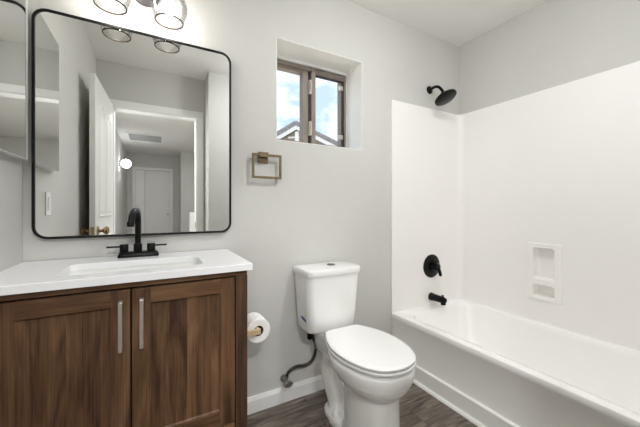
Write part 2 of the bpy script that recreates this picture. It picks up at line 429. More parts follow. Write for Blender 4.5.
# ------------------------------------------------------------------ house next door, seen through the window
gr = struct('ground', box(NB(), -14, 26, 2.4, 30, -.4, -.15), M_ground)
hA = Vector((4.11, 9.0, 3.93)); phi = math.radians(-38); dv = Vector((math.cos(phi), math.sin(phi), 0)); nv = Vector((-math.sin(phi), math.cos(phi), 0))
if nv.y < 0: nv = -nv
HS = .535; HWID = 2.6
hroot = thing('neighbor_house', 'pale neighbouring house gable with grey tiled roof outside the window', 'house', (hA.x+nv.x*3, hA.y+nv.y*3, -.15))
def hp(t, n, z): return tuple(Vector((hA.x, hA.y, 0))+dv*t+nv*n+Vector((0, 0, z)))
def gab(bm, w, drop, n0, n1, zb):
    za = hA.z-drop
    o = [(-w, zb), (w, zb), (w, za-HS*w), (0, za), (-w, za-HS*w)]
    loft(bm, [[hp(t, n0, z) for t, z in o], [hp(t, n1, z) for t, z in o]]); return bm
obj('gable_wall', gab(NB(), HWID-.35, .17, .25, 6, -.15), M_house, hroot)
for k in range(9):
    z = hA.z-.45-k*.16; w = (hA.z-.28-z)/HS
    if w < .12: continue
    w = min(w, HWID-.4); bm = NB()
    loft(bm, [[hp(t, n, zz) for t, zz in ((-w, z), (w, z), (w, z+.05), (-w, z+.05))] for n in (.20, .25)])
    obj('siding_board', bm, M_fascia, hroot)
bm = NB(); loft(bm, [[hp(t, n, zz) for t, zz in ((-.06, 2.2), (.06, 2.2), (.06, hA.z-.25), (-.06, hA.z-.25))] for n in (.14, .25)])
obj('trim_post', bm, M_fascia, hroot)
for sg in (-1, 1):
    bm = NB(); o = [(0, hA.z-.075), (sg*HWID, hA.z-.075-HS*HWID), (sg*HWID, hA.z-.2-HS*HWID), (0, hA.z-.2)]
    loft(bm, [[hp(t, n, z) for t, z in o] for n in (0.03, .10)]); obj('fascia', bm, M_fascia, hroot)
    bm = NB(); o = [(0, hA.z), (sg*(HWID+.05), hA.z-HS*(HWID+.05)), (sg*(HWID+.05), hA.z-.075-HS*(HWID+.05)), (0, hA.z-.075)]
    loft(bm, [[hp(t, n, z) for t, z in o] for n in (0, 6.2)])
    # rounded barge tiles stepping down the rake
    for k in range(11):
        t0 = k*.235; 
        path = [Vector(hp(sg*t0, .05, hA.z+.035-HS*t0)), Vector(hp(sg*(t0+.25), .05, hA.z+.015-HS*(t0+.25)))]
        tube(bm, path, .07, 10, rs=[.062, .078])
    obj('roof', bm, M_shingle, hroot)

# ------------------------------------------------------------------ vanity cabinet
VX0, VX1, VY0, VY1, VZ = -.440, .316, 1.142, D-.002, .866
van = thing('vanity_cabinet', 'walnut brown two door vanity cabinet under the white countertop', 'cabinet', ((VX0+VX1)/2, (VY0+VY1)/2, 0))
bm = NB()
box(bm, VX0, VX0+.018, VY0+.02, VY1, .09, VZ); box(bm, VX1-.018, VX1, VY0+.02, VY1, .09, VZ)
box(bm, VX0, VX1, VY0+.02, VY1, .09, .108); box(bm, VX0, VX1, VY1-.012, VY1, .09, VZ-.16)
box(bm, VX0+.02, VX1-.02, VY0+.05, VY0+.065, 0.0, .09); box(bm, VX0+.02, VX1-.02, VY1-.03, VY1-.015, 0, .09)
obj('body', bm, M_wood_v, van)
obj('top_rail', box(NB(), VX0, VX1, VY0, VY0+.02, .848, VZ, .001), M_wood_h, van)
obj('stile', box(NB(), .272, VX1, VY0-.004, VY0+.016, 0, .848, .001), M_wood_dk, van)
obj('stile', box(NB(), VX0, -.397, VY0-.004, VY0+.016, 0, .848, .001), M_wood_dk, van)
obj('painted_gap_shade', box(NB(), -.397, .272, VY0+.018, VY0+.022, .09, .848), M_gap, van)  # near-black sheet paints the shade behind the door gaps
def vdoor(x0, x1, z0, z1, hx):
    y0, y1 = VY0-.004, VY0+.016; r = .052
    bm = NB()
    box(bm, x0, x0+r, y0, y1, z0, z1, .0012); box(bm, x1-r, x1, y0, y1, z0, z1, .0012)
    d = obj('door', bm, M_wood_v, van)
    obj('rail', box(NB(), x0+r, x1-r, y0, y1, z0, z0+r, .0012), M_wood_h, d); obj('rail', box(NB(), x0+r, x1-r, y0, y1, z1-r, z1, .0012), M_wood_h, d)
    # recessed panel with a sloped inner edge
    bm = NB()
    xa, xb, za, zb = x0+r-.001, x1-r+.001, z0+r-.001, z1-r+.001
    loft(bm, [[(xa, y0+.006, za), (xb, y0+.006, za), (xb, y0+.006, zb), (xa, y0+.006, zb)],
              [(xa+.006, y0+.012, za+.006), (xb-.006, y0+.012, za+.006), (xb-.006, y0+.012, zb-.006), (xa+.006, y0+.012, zb-.006)]], False, True)
    obj('panel', bm, M_wood_p, d)
    # bar handle: flat bar on two posts
    bm = NB(); hz0, hz1 = .655, .812
    box(bm, hx-.0055, hx+.0055, y0-.032, y0-.024, hz0, hz1, .0015)
    for z in (hz0, hz1-.012): box(bm, hx-.006, hx+.006, y0-.026, y0, z, z+.012, .001)
    obj('handle', bm, M_nickel, d)['label'] = 'brushed nickel bar handle'
vdoor(-.392, -.066, .300, .842, -.0905)
vdoor(-.060, .268, .300, .842, -.0335)
# bottom drawer front below the doors
bm = box(NB(), -.392, .268, VY0-.004, VY0+.016, .105, .295, .0012)
drw = obj('drawer', bm, M_wood_h, van)
bm = NB(); box(bm, -.14, .016, VY0-.036, VY0-.028, .20, .213, .0015)
for x in (-.14, .004): box(bm, x, x+.012, VY0-.03, VY0-.004, .2005, .2125, .001)
obj('handle', bm, M_nickel, drw)['label'] = 'brushed nickel bar handle'

# countertop with the undermount basin
CX0, CX1, CY0, CY1, CZ0, CZ1 = XL+.001, .332, 1.122, D-.001, .868, .893
SX0, SX1, SY0, SY1 = -.268, .168, 1.200, 1.425
top = thing('countertop', 'white quartz vanity countertop with a rectangular undermount sink', 'countertop', ((CX0+CX1)/2, (CY0+CY1)/2, CZ0))
bm = NB(); n = 6
inn = [(x, y) for x, y in rrect(SX0, SX1, SY0, SY1, .03, n)]
outl = [(x, y) for x, y in rrect(CX0, CX1, CY0, CY1, .002, n)]
def insr(d): return [(x+(d if x < (CX0+CX1)/2 else -d), y+(d if y < (CY0+CY1)/2 else -d)) for x, y in outl]
prof = [(inn, CZ0), (inn, CZ1-.002), (rrect(SX0-.002, SX1+.002, SY0-.002, SY1+.002, .031, n), CZ1), (insr(.002), CZ1), (outl, CZ1-.002), (outl, CZ0)]
R = loft(bm, [[(x, y, z) for x, y in o] for o, z in prof], False, False)
for i in range(len(inn)):
    j = (i+1) % len(inn); bm.faces.new((R[-1][i], R[-1][j], R[0][j], R[0][i]))
obj('slab', bm, M_quartz, top)
bm = NB()
def rr3(d, z, r): return [(x, y, z) for x, y in rrect(SX0-.004+d, SX1+.004-d, SY0-.004+d, SY1+.004-d, r, n)]
loft(bm, [rr3(-.02, CZ0-.001, .045), rr3(0, CZ0-.001, .032), rr3(.004, CZ0-.03, .035), rr3(.012, CZ0-.11, .04), rr3(.035, CZ0-.135, .05), rr3(.09, CZ0-.14, .02)], False, True)
bs = obj('sink_basin', bm, M_china, top, True); bs['label'] = 'white rectangular undermount sink'
bm = NB(); lathe(bm, [(.022, CZ0-.141), (.022, CZ0-.137), (.014, CZ0-.136), (.001, CZ0-.137)], ((SX0+SX1)/2, (SY0+SY1)/2, 0)); obj('drain', bm, M_black, bs, True)
bm = NB(); box(bm, CX0, CX1, CY1-.004, CY1+.0005, CZ1, CZ1+.004)
obj('caulk_line', bm, M_caulk, top)

# faucet
FX, FY = -.056, 1.532
fa = thing('faucet', 'matte black two handle gooseneck faucet behind the sink', 'faucet', (FX, FY, CZ1))
CZ1 += .0004
bm = NB(); z = CZ1
loft(bm, [[(x, y, zz) for x, y in rrect(FX-w, FX+w, FY-d, FY+d, .008, 4)] for w, d, zz in ((.077, .027, z), (.077, .027, z+.006), (.071, .023, z+.020), (.069, .021, z+.0215))])
obj('base_plate', bm, M_black, fa, True)
bm = NB(); lathe(bm, [(.0165, z+.021), (.0165, z+.054), (.0155, z+.056)], (FX-.004, FY, 0)); obj('collar', bm, M_black, fa, True)
tipx, tipy = FX-.024, FY-.098
pts = [(FX-.004, FY, z+.05), (FX-.004, FY, z+.10), (FX-.004, FY, z+.150), (FX-.005, FY-.004, z+.176), (FX-.009, FY-.030, z+.199), (FX-.015, FY-.060, z+.199), (FX-.021, FY-.087, z+.182), (tipx, tipy, z+.155), (tipx-.001, tipy-.001, z+.146)]
bm = NB(); tube(bm, sm_path(pts, 7), .0112, 16); obj('spout', bm, M_black, fa, True)
bm = NB(); lathe(bm, [(.0112, z+.158), (.0135, z+.154), (.0135, z+.136), (.009, z+.135)], (tipx-.001, tipy-.001, 0)); obj('aerator', bm, M_black, fa, True)
for sg in (-1, 1):
    hx = FX-.004+sg*.051
    bm = NB(); lathe(bm, [(.0165, z+.0205), (.0165, z+.053), (.0150, z+.055)], (hx, FY, 0)); hd = obj('handle', bm, M_black, fa, True)
    bm = NB(); tube(bm, [(hx+sg*.012, FY, z+.045), (hx+sg*.030, FY-.001, z+.0455), (hx+sg*.062, FY-.002, z+.046)], .004, 10); obj('lever', bm, M_black, hd, True)

# ------------------------------------------------------------------ mirrors
MX0, MX1, MZ0, MZ1 = -.416, .3505, .980, 1.8985
mi = thing('vanity_mirror', 'large rounded rectangular mirror with thin black frame above the sink', 'mirror', ((MX0+MX1)/2, D, MZ0))
def ring_frame(bm, x0, x1, z0, z1, r, w, y0, y1, nn=8):
    o = rrect(x0, x1, z0, z1, r, nn); i = rrect(x0+w, x1-w, z0+w, z1-w, r-w, nn)
    R = loft(bm, [[(x, y, z) for x, z in q] for q, y in ((o, y1), (o, y0+.002), (rrect(x0+.002, x1-.002, z0+.002, z1-.002, r-.002, nn), y0), (rrect(x0+w-.001, x1-w+.001, z0+w-.001, z1-w+.001, r-w+.001, nn), y0), (i, y0+.001), (i, y1))], False, False)
    for k in range(len(o)):
        j = (k+1) % len(o); bm.faces.new((R[-1][k], R[-1][j], R[0][j], R[0][k]))
obj('frame', (lambda b: (ring_frame(b, MX0, MX1, MZ0, MZ1, .05, .010, D-.026, D-.001), b)[1])(NB()), M_frame, mi)
bm = NB(); q = rrect(MX0+.008, MX1-.008, MZ0+.008, MZ1-.008, .043, 8)
loft(bm, [[(x, D-.021, z) for x, z in q], [(x, D-.004, z) for x, z in q]])
obj('glass', bm, M_mirror, mi)

mc = thing('medicine_cabinet', 'frameless mirrored medicine cabinet on the left wall at the corner', 'medicine cabinet', (XL, 1.35, 1.287))
bm = box(NB(), XL+.001, XL+.021, 1.165, 1.540, 1.290, 1.932); obj('box', bm, M_trim, mc)
bm = box(NB(), XL+.021, XL+.028, 1.160, 1.543, 1.287, 1.936, .001, 1); dd = obj('door', bm, M_edge, mc)
obj('mirror_face', box(NB(), XL+.028, XL+.0285, 1.164, 1.517, 1.291, 1.932), M_mirror, dd)

# light switch on the left wall (seen in the mirror)
sw = thing('light_switch', 'white rocker light switch plate on the left wall, seen in the mirror', 'light switch', (XL, 1.237, 1.126))
obj('plate', box(NB(), XL, XL+.006, 1.20, 1.272, 1.070, 1.182, .002), M_switch, sw)
obj('rocker', box(NB(), XL+.005, XL+.010, 1.220, 1.252, 1.094, 1.158, .002), M_switch, sw)

# ------------------------------------------------------------------ vanity light
LX, LY = -.043, 1.45
vl = thing('vanity_light', 'two shade vanity light with clear glass shades above the mirror', 'light fixture', (LX, D, 2.085))
bm = NB(); lathe(bm, [(.001, D-.001), (.058, D-.001), (.058, D-.018), (.050, D-.026), (.001, D-.027)], (LX+.012, 0, 2.088), 'Y'); obj('canopy', bm, M_gunmetal, vl, True)
bm = NB(); tube(bm, [(LX-.15, LY+.06, 2.10), (LX+.15, LY+.06, 2.10)], .008, 12); tube(bm, [(LX, D-.02, 2.10), (LX, LY+.06, 2.10)], .008, 12); obj('bar', bm, M_gunmetal, vl, True)
for sx, px in ((-.105, -.150), (.105, .060)):
    sh = NB(); zz = 1.915
    outp = [(.055, 0), (.0635, .022), (.071, .048), (.073, .070), (.066, .095), (.050, .117), (.034, .132), (.030, .140)]
    innp = [(r-.0022, hh+.0003) for r, hh in outp][::-1]
    R = lathe(sh, [(r, zz+hh) for r, hh in outp+innp], (px, LY, 0), seg=40, caps=(False, False))
    s = obj('glass_shade', sh, M_glass, vl, True); s['label'] = 'clear glass bell shade open at the bottom'
    bm = NB(); tube(bm, [(px+.0545*math.cos(2*PI*k/40), LY+.0545*math.sin(2*PI*k/40), zz) for k in range(41)], .0032, 8)
    obj('rim', bm, M_rim, s, True)
    bm = NB(); lathe(bm, [(.012, zz+.175), (.032, zz+.170), (.034, zz+.138), (.022, zz+.132), (.018, zz+.108), (.001, zz+.107)], (px, LY, 0)); obj('socket', bm, M_gunmetal, vl, True)
    bm = NB(); tube(bm, sm_path([(px, LY, zz+.17), (px, LY, zz+.185), (px, LY+.02, zz+.188), (px, LY+.06, 2.10)], 4), .007, 10); obj('arm', bm, M_gunmetal, vl, True)
    bm = NB(); lathe(bm, [(.001, zz+.030), (.014, zz+.033), (.024, zz+.045), (.027, zz+.060), (.023, zz+.077), (.015, zz+.092), (.013, zz+.107)], (px, LY, 0)); bu = obj('bulb', bm, M_bulb, s, True)

# dome light added to brighten the bathroom, out of view
GX, GY, GR = 1.04, .58, .13
cl = thing('added_ceiling_light', 'added fill light in a white ceiling dome in front of the tub, out of view', 'ceiling light', (GX, GY, H))
bm = NB(); lathe(bm, [(GR+.012, H), (GR+.012, H-.02), (GR, H-.024), (.001, H-.024)], (GX, GY, 0)); obj('pan', bm, M_trim, cl, True)
bm = NB(); lathe(bm, [(GR-.004, H-.024)]+[((GR-.004)*math.cos(a*PI/20), H-.024-.050*math.sin(a*PI/20)) for a in range(1, 10)]+[(.001, H-.074)], (GX, GY, 0)); obj('diffuser', bm, emit('lit_added_dome', (252, 254, 255), CEIL_W/(PI*.058)), cl, True)

# hallway sconce, ceiling hatch
sy, sz = -3.45, 1.93
def sconce(sy, sz, label, watts):
    sc = thing('wall_sconce', label, 'wall lamp', (HX0, sy, sz))
    bm = NB(); lathe(bm, [(.055, HX0), (.055, HX0+.012), (.015, HX0+.018), (.012, HX0+.04)], (0, sy, sz), 'X'); obj('mount', bm, M_black, sc, True)
    bm = NB(); bmesh.ops.create_uvsphere(bm, u_segments=24, v_segments=16, radius=.078); bmesh.ops.translate(bm, verts=bm.verts, vec=(HX0+.105, sy, sz))
    obj('globe', bm, emit('lit_globe', (250, 252, 255), watts/(PI*4*PI*.078**2)), sc, True)
sconce(sy, sz, 'lit white globe wall lamp far down the hallway, seen in the mirror', SCONCE_W)
# can-shaped fill light added beside the doorway, aimed into the bathroom
pc = Vector((HX0+.085, -.56, 1.66)); ax_ = (Vector((1.25, .95, .55))-pc).normalized(); rt = Vector((0, 0, 1)).rotation_difference(ax_)
sl = thing('added_can_light', 'added fill light in a black can on the hallway wall, out of view behind the open door', 'wall lamp', (HX0, -.56, 1.66))
bm = NB(); lathe(bm, [(.045, HX0), (.045, HX0+.012), (.010, HX0+.016), (.010, HX0+.05)], (0, -.56, 1.66), 'X'); obj('mount', bm, M_black, sl, True)
bm = NB(); lathe(bm, [(.001, -.055), (.045, -.055), (.055, -.045), (.055, .045), (.051, .045), (.051, .036), (.001, .036)], pc, 'Z', 28, rt.to_matrix()); obj('can', bm, M_black, sl, True)
bm = NB(); lathe(bm, [(.001, .037), (.0505, .037), (.0505, .040), (.001, .041)], pc, 'Z', 28, rt.to_matrix()); obj('lens', bm, M_gl2, sl, True)
L = lamp('added_can_lamp', 'AREA', (0, 0, 0), NEAR_W, (.985, .99, 1), shape='DISK', size=.10); L.parent = sl; L.location = pc+ax_*.047-Vector((HX0, -.56, 1.66))
L.rotation_euler = (-ax_).to_track_quat('Z', 'Y').to_euler()
ht = thing('ceiling_hatch', 'white framed attic hatch in the hallway ceiling, seen in the mirror', 'hatch', (-.13, -3.4, H))
obj('frame', frame_box(NB(), -.43, .17, 0, .70, 0, .02, .035), M_trim, ht, tf=Matrix.Translation((0, -3.76, H-.02)) @ Matrix(((1, 0, 0, 0), (0, 0, 1, 0), (0, 1, 0, 0), (0, 0, 0, 1))))
obj('panel', box(NB(), -.40, .14, -3.73, -3.09, H-.008, H), M_hatch, ht)
eg = thing('added_hallway_light', 'added fill light in a round hallway ceiling disc just outside the doorway, out of view', 'ceiling light', (.03, -1.15, H))
bm = NB(); lathe(bm, [(.20, H), (.20, H-.02), (.001, H-.02)], (.03, -1.15, 0)); obj('base', bm, M_trim, eg, True)
bm = NB(); lathe(bm, [(.19, H-.02), (.19, H-.032), (.14, H-.042), (.001, H-.045)], (.03, -1.15, 0)); obj('diffuser', bm, M_gl2, eg, True)
L = lamp('added_hallway_lamp', 'AREA', (0, 0, 0), ENTRY_W, (.965, .98, 1), shape='DISK', size=.36); L.parent = eg; L.location = (0, 0, -.050)  # unseen lamp added to light the vanity through the doorway
lamp('added_hall_fill', 'AREA', (1.15, -2.2, 2.40), HALL_W, (1, .97, .92), shape='DISK', size=.3)  # bare area light added so the hallway is not black

# ------------------------------------------------------------------ towel ring
tr = thing('towel_ring', 'square aged brass towel ring on the wall under the window', 'towel ring', (.54, D, 1.38))
bm = box(NB(), .496, .553, D-.008, D, 1.352, 1.402, .002); box(bm, .494, .547, D-.040, D-.006, 1.380, 1.407, .002); obj('mount', bm, M_brass, tr)
bm = NB(); frame_box(bm, .4565, .624, 1.265, 1.399, D-.035, D-.025, .013, .0015); obj('ring', bm, M_brass, tr)

# ------------------------------------------------------------------ toilet paper holder and roll on the vanity side
RX, RZ, RY0, RY1, RR = .421, .551, 1.330, 1.430, .056
th = thing('toilet_paper_holder', 'brushed gold toilet paper arm fixed to the vanity side', 'toilet paper holder', (VX1, 1.29, RZ))
bm = NB(); box(bm, VX1, VX1+.008, 1.270, 1.318, RZ-.024, RZ+.024, .002); obj('mount', bm, M_gold, th)
bm = NB(); box(bm, VX1+.006, RX-.001, 1.292, 1.306, RZ-.012, RZ+.013, .002); box(bm, RX-.014, RX-.002, 1.302, RY1+.012, RZ-.006, RZ+.009, .002); obj('arm', bm, M_gold, th)
tp = thing('toilet_paper_roll', 'white toilet paper roll hanging beside the vanity', 'toilet paper roll', (RX, (RY0+RY1)/2, RZ-.010))
cz_ = RZ-.0105
bm = NB(); lathe(bm, [(.0235, RY0+.001), (RR-.003, RY0), (RR, RY0+.003), (RR, RY1-.003), (RR-.003, RY1), (.0235, RY1-.001)], (RX, 0, cz_), 'Y', 40, caps=(False, False)); obj('paper', bm, M_paper, tp, True)
bm = NB(); lathe(bm, [(.0235, RY0+.001), (.0220, RY0+.001), (.0220, RY1-.001), (.0235, RY1-.001)], (RX, 0, cz_), 'Y', 32, caps=(False, False)); obj('core', bm, M_core, tp, True)

# ------------------------------------------------------------------ toilet
TX = .887
to = thing('toilet', 'white two piece toilet with closed lid between vanity and tub', 'toilet', (TX, 1.2, 0))
bm = NB()
def ring(z, hx, yf, yb, p=2.3, yc=None):
    yc = (yf*.45+yb*.55) if yc is None else yc
    return sell(TX, yc, hx, yc-yf, yb-yc, z, 44, p)
# bowl + pedestal
loft(bm, [ring(0, .110, .945, 1.25, 2.6), ring(.03, .108, .948, 1.25, 2.6), ring(.10, .104, .953, 1.24, 2.5), ring(.24, .102, .955, 1.24, 2.4), ring(.282, .104, .952, 1.24), ring(.298, .120, .934, 1.26),
          ring(.318, .143, .914, 1.28), ring(.350, .161, .898, 1.30), ring(.385, .171, .889, 1.32), ring(.408, .173, .887, 1.33), ring(.417, .172, .888, 1.33)])
# rear deck under the tank
loft(bm, [[(x, y, z) for x, y in rrect(TX-w, TX+w, y0, 1.545, .04, 6)] for z, w, y0 in ((.28, .060, 1.25), (.345, .082, 1.22), (.400, .092, 1.22), (.420, .090, 1.225))])
loft(bm, [[(x, y, z) for x, y in rrect(TX-.080, TX+.080, 1.41, 1.54, .03, 6)] for z in (.38, .434)])
# trapway relief on both sides
for sg in (-1, 1):
    x = TX+sg*.030
    tube(bm, sm_path([(TX+sg*.03, 1.10, .18), (x, 1.20, .215), (x, 1.30, .295), (x, 1.385, .31), (x, 1.43, .240), (x, 1.41, .155), (x, 1.36, .09), (x, 1.33, .02)], 6), .047, 14)
loft(bm, [[(x, y, z) for x, y in rrect(TX-.035, TX+.035, 1.15, 1.42, .03, 6)] for z in (.0, .30)])
# foot
loft(bm, [ring(0, .098, 1.13, 1.44, 2.8), ring(.028, .096, 1.135, 1.435, 2.8), ring(.052, .078, 1.15, 1.41, 2.6)])
bowl = obj('bowl', bm, M_china, to, True)
rm = bowl.modifiers.new('merge', 'REMESH'); rm.mode = 'VOXEL'; rm.voxel_size = .0075; rm.use_smooth_shade = True
sm = bowl.modifiers.new('smooth', 'SMOOTH'); sm.factor = .5; sm.iterations = 8
for sg in (-1, 1):
    bm = NB(); lathe(bm, [(.017, .045), (.017, .058), (.013, .068), (.006, .073), (.001, .074)], (TX+sg*.075, 1.290, 0), seg=20); obj('bolt_cap', bm, M_china, to, True)
# seat and lid
SEAT = [(.885, 0), (.887, .025), (.893, .048), (.905, .080), (.925, .106), (.955, .130), (1.0, .152), (1.05, .166), (1.10, .172), (1.15, .172), (1.20, .165), (1.25, .150), (1.29, .132), (1.32, .116), (1.338, .104), (1.347, .094), (1.351, .080), (1.352, .055), (1.352, 0)]
def seat_ring(z, d):
    P_ = [Vector((w, y, 0)) for y, w in SEAT]
    h_ = sm_path(P_, 3); o = []
    full = [Vector((p.x, p.y, 0)) for p in h_]+[Vector((-p.x, p.y, 0)) for p in h_[-2:0:-1]]
    n_ = len(full); cx = Vector((0, 1.13, 0))
    for k, p in enumerate(full):
        t = (full[(k+1) % n_]-full[k-1]).normalized(); nn_ = Vector((-t.y, t.x, 0))
        if nn_.dot(cx-p) < 0: nn_ = -nn_
        q_ = p+nn_*d; o.append((TX+q_.x, q_.y, z))
    return o
bm = NB(); loft(bm, [seat_ring(.4195, .030), seat_ring(.4355, .029), seat_ring(.4355, .0045), seat_ring(.4305, .0025), seat_ring(.4307, .0005), seat_ring(.434, -.002), seat_ring(.4405, -.002), seat_ring(.4420, .0005), seat_ring(.4422, .0025), seat_ring(.4320, .0045), seat_ring(.4335, .026)]); obj('seat', bm, M_seat, to, True)
bm = NB(); loft(bm, [seat_ring(.4345, .027), seat_ring(.4530, .0265), seat_ring(.4530, .0045), seat_ring(.4488, .0028), seat_ring(.4490, .0015), seat_ring(.451, 0), seat_ring(.457, 0), seat_ring(.460, .004), seat_ring(.462, .012), seat_ring(.463, .024)]); obj('lid', bm, M_seat, to, True)
for sg in (-1, 1): obj('hinge', box(NB(), TX+sg*.078-.022, TX+sg*.078+.022, 1.335, 1.366, .419, .450, .006, 3), M_seat, to, True)
# tank (tapering, bowed front) and lid
def tank_ring(z, hx, y0, y1, bow, r=.035, n=8):
    o = rrect(TX-hx, TX+hx, y0, y1, r, n)
    q = []
    for x, y in o:
        t = (x-TX)/hx
        q.append((x, y-(bow*(1-t*t) if y < (y0+y1)/2 else 0), z))
    return q
def dens(hx, y0, y1, bow, z, r=.035):
    """tank outline with extra points along the bowed front"""
    o = []
    c0 = [(TX+hx-r, y1-r*.5, 0), (TX-hx+r, y1-r*.5, 90)]
    pts = []
    rb = r*.5
    for k in range(5): a = math.radians(90*k/4); pts.append((TX+hx-rb+rb*math.cos(a), y1-rb+rb*math.sin(a)))
    for k in range(5): a = math.radians(90+90*k/4); pts.append((TX-hx+rb+rb*math.cos(a), y1-rb+rb*math.sin(a)))
    for k in range(9): a = math.radians(180+90*k/8); pts.append((TX-hx+r+r*math.cos(a), y0+r+r*math.sin(a)))
    for k in range(1, 10): x = TX-hx+r+(2*hx-2*r)*k/10; pts.append((x, y0))
    for k in range(9): a = math.radians(270+90*k/8); pts.append((TX+hx-r+r*math.cos(a), y0+r+r*math.sin(a)))
    for x, y in pts:
        t = (x-TX)/hx; w = max(0, min(1, (y1-y)/(y1-y0)))
        o.append((x, y-bow*(1-t*t)*w**2, z))
    return o
bm = NB(); TB = 1.556
BX = TX; TX = .8695
loft(bm, [dens(.138, 1.412, TB-.012, .006, .430), dens(.147, 1.400, TB-.006, .008, .434), dens(.152, 1.393, TB-.003, .010, .446), dens(.158, 1.388, TB, .012, .54), dens(.170, 1.380, TB, .014, .738)])
tank = obj('tank', bm, M_china, to, True)
bm = NB(); loft(bm, [dens(.1685, 1.382, TB, .014, .7375), dens(.1685, 1.382, TB, .014, .7395), dens(.176, 1.373, TB+.004, .014, .7405), dens(.178, 1.371, TB+.004, .014, .744), dens(.178, 1.371, TB+.004, .014, .770), dens(.174, 1.375, TB+.002, .014, .776), dens(.158, 1.39, TB-.01, .012, .779)])
tl = obj('tank_lid', bm, M_china, to, True)
bm = NB(); lathe(bm, [(.024, .778), (.024, .783), (.020, .785), (.001, .7855)], (TX+.02, 1.462, 0)); obj('flush_button', bm, M_chrome, tl, True)
# blue sticker on the left side of the tank
bm = NB()
def side_x(z): return TX-(.152+(.158-.152)*(z-.446)/.094)-.0005
o = [(1.430, .490), (1.463, .493), (1.490, .502), (1.482, .512), (1.452, .509), (1.430, .499)]
loft(bm, [[(side_x(z)-.0012, y, z) for y, z in o], [(side_x(z)+.003, y, z) for y, z in o]])
obj('sticker', bm, M_sticker, tank)['label'] = 'small dark blue sticker'

# water supply
VXs, VZs = .648, .135
ws = thing('water_supply_line', 'dark braided supply hose and wall stop valve left of the toilet', 'supply hose', (VXs, D, VZs))
bm = NB(); lathe(bm, [(.020, D-.001), (.019, D-.006), (.009, D-.010), (.009, D-.045)], (VXs, 0, VZs), 'Y', 20)
lathe(bm, [(.0001, D-.062), (.014, D-.062), (.014, D-.036)], (VXs, 0, VZs), 'Y', 16)
tube(bm, [(VXs, D-.05, VZs), (VXs, D-.05, VZs+.035)], .0085, 14)
va = obj('stop_valve', bm, M_chrome, ws, True); va['label'] = 'dull chrome stop valve'
bm = NB(); lathe(bm, [(.001, D-.082), (.014, D-.082), (.017, D-.076), (.014, D-.062), (.001, D-.062)], (VXs+.0, 0, VZs-.0), 'Y', 8); 
for v in bm.verts: v.co.x = VXs+(v.co.x-VXs)*1.7
obj('valve_handle', bm, M_chrome, va, True)
hx_, hy_ = .772, 1.50
hose = [(VXs, D-.05, VZs+.025), (VXs+.006, D-.051, VZs+.050), (.680, 1.535, .203), (.712, 1.533, .2095), (.757, 1.53, .205), (.796, 1.525, .222), (.816, 1.52, .260), (.817, 1.515, .307), (.797, 1.505, .362), (hx_, hy_, .412)]
bm = NB(); tube(bm, sm_path(hose, 8), .0085, 12); obj('hose', bm, M_hose, ws, True)
bm = NB(); lathe(bm, [(.010, .362), (.015, .368), (.015, .396), (.018, .400), (.018, .424), (.014, .4285)], (hx_, hy_, 0), seg=12); obj('coupling_nut', bm, M_black, ws, True)
bm = NB(); tube(bm, [Vector(sm_path(hose, 8)[k]) for k in range(54, 62)], .011, 12); obj('ferrule', bm, M_chrome, ws, True)

# ------------------------------------------------------------------ tub and surround
AX, TZ = 1.462, .368
BX1, BY0, BY1 = XR-.003, YW+.003, D-.003
tub = thing('bathtub', 'white alcove bathtub with smooth front apron along the right wall', 'bathtub', ((AX+BX1)/2, (BY0+BY1)/2, 0))
bm = NB(); n = 7
def tr_(x0, x1, y0, y1, z, r): return [(x, y, z) for x, y in rrect(x0, x1, y0, y1, r, n)]
loft(bm, [tr_(AX-.014, BX1, BY0, BY1, 0, .004), tr_(AX-.010, BX1, BY0, BY1, .097, .004), tr_(AX-.006, BX1, BY0, BY1, .101, .004), tr_(AX+.003, BX1, BY0, BY1, .104, .004), tr_(AX+.005, BX1, BY0, BY1, .112, .004), tr_(AX+.004, BX1, BY0, BY1, .325, .004),
          tr_(AX, BX1, BY0, BY1, .335, .004), tr_(AX, BX1, BY0, BY1, TZ-.012, .006), tr_(AX+.004, BX1-.001, BY0+.001, BY1-.001, TZ-.003, .008), tr_(AX+.012, BX1-.002, BY0+.003, BY1-.003, TZ, .010),
          tr_(AX+.060, BX1-.055, BY0+.09, BY1-.085, TZ, .09), tr_(AX+.068, BX1-.062, BY0+.10, BY1-.093, TZ-.006, .09), tr_(AX+.076, BX1-.070, BY0+.12, BY1-.10, TZ-.03, .09),
          tr_(AX+.095, BX1-.09, BY0+.20, BY1-.125, TZ-.18, .11), tr_(AX+.125, BX1-.12, BY0+.27, BY1-.16, TZ-.275, .11), tr_(AX+.18, BX1-.175, BY0+.34, BY1-.22, TZ-.298, .10), tr_(AX+.22, BX1-.215, BY0+.42, BY1-.28, TZ-.30, .08)], False, True)
obj('basin', bm, M_tub, tub, True)
bm = NB(); loft(bm, [[(AX-.013, y, 0), (AX-.031, y, 0), (AX-.030, y, .006), (AX-.024, y, .013), (AX-.013, y, .016)] for y in (BY0, D-.016)]); obj('trim_strip', bm, M_trim, tub)
bm = NB(); lathe(bm, [(.03, TZ-.299), (.03, TZ-.296), (.02, TZ-.294), (.001, TZ-.295)], ((AX+BX1)/2, BY1-.36, 0)); obj('drain', bm, M_black, tub, True)

su = thing('shower_surround', 'glossy white shower surround panels above the tub', 'shower surround', ((AX+XR)/2, 1.0, TZ))
SZ = 1.865; st = .014; R_ = .05
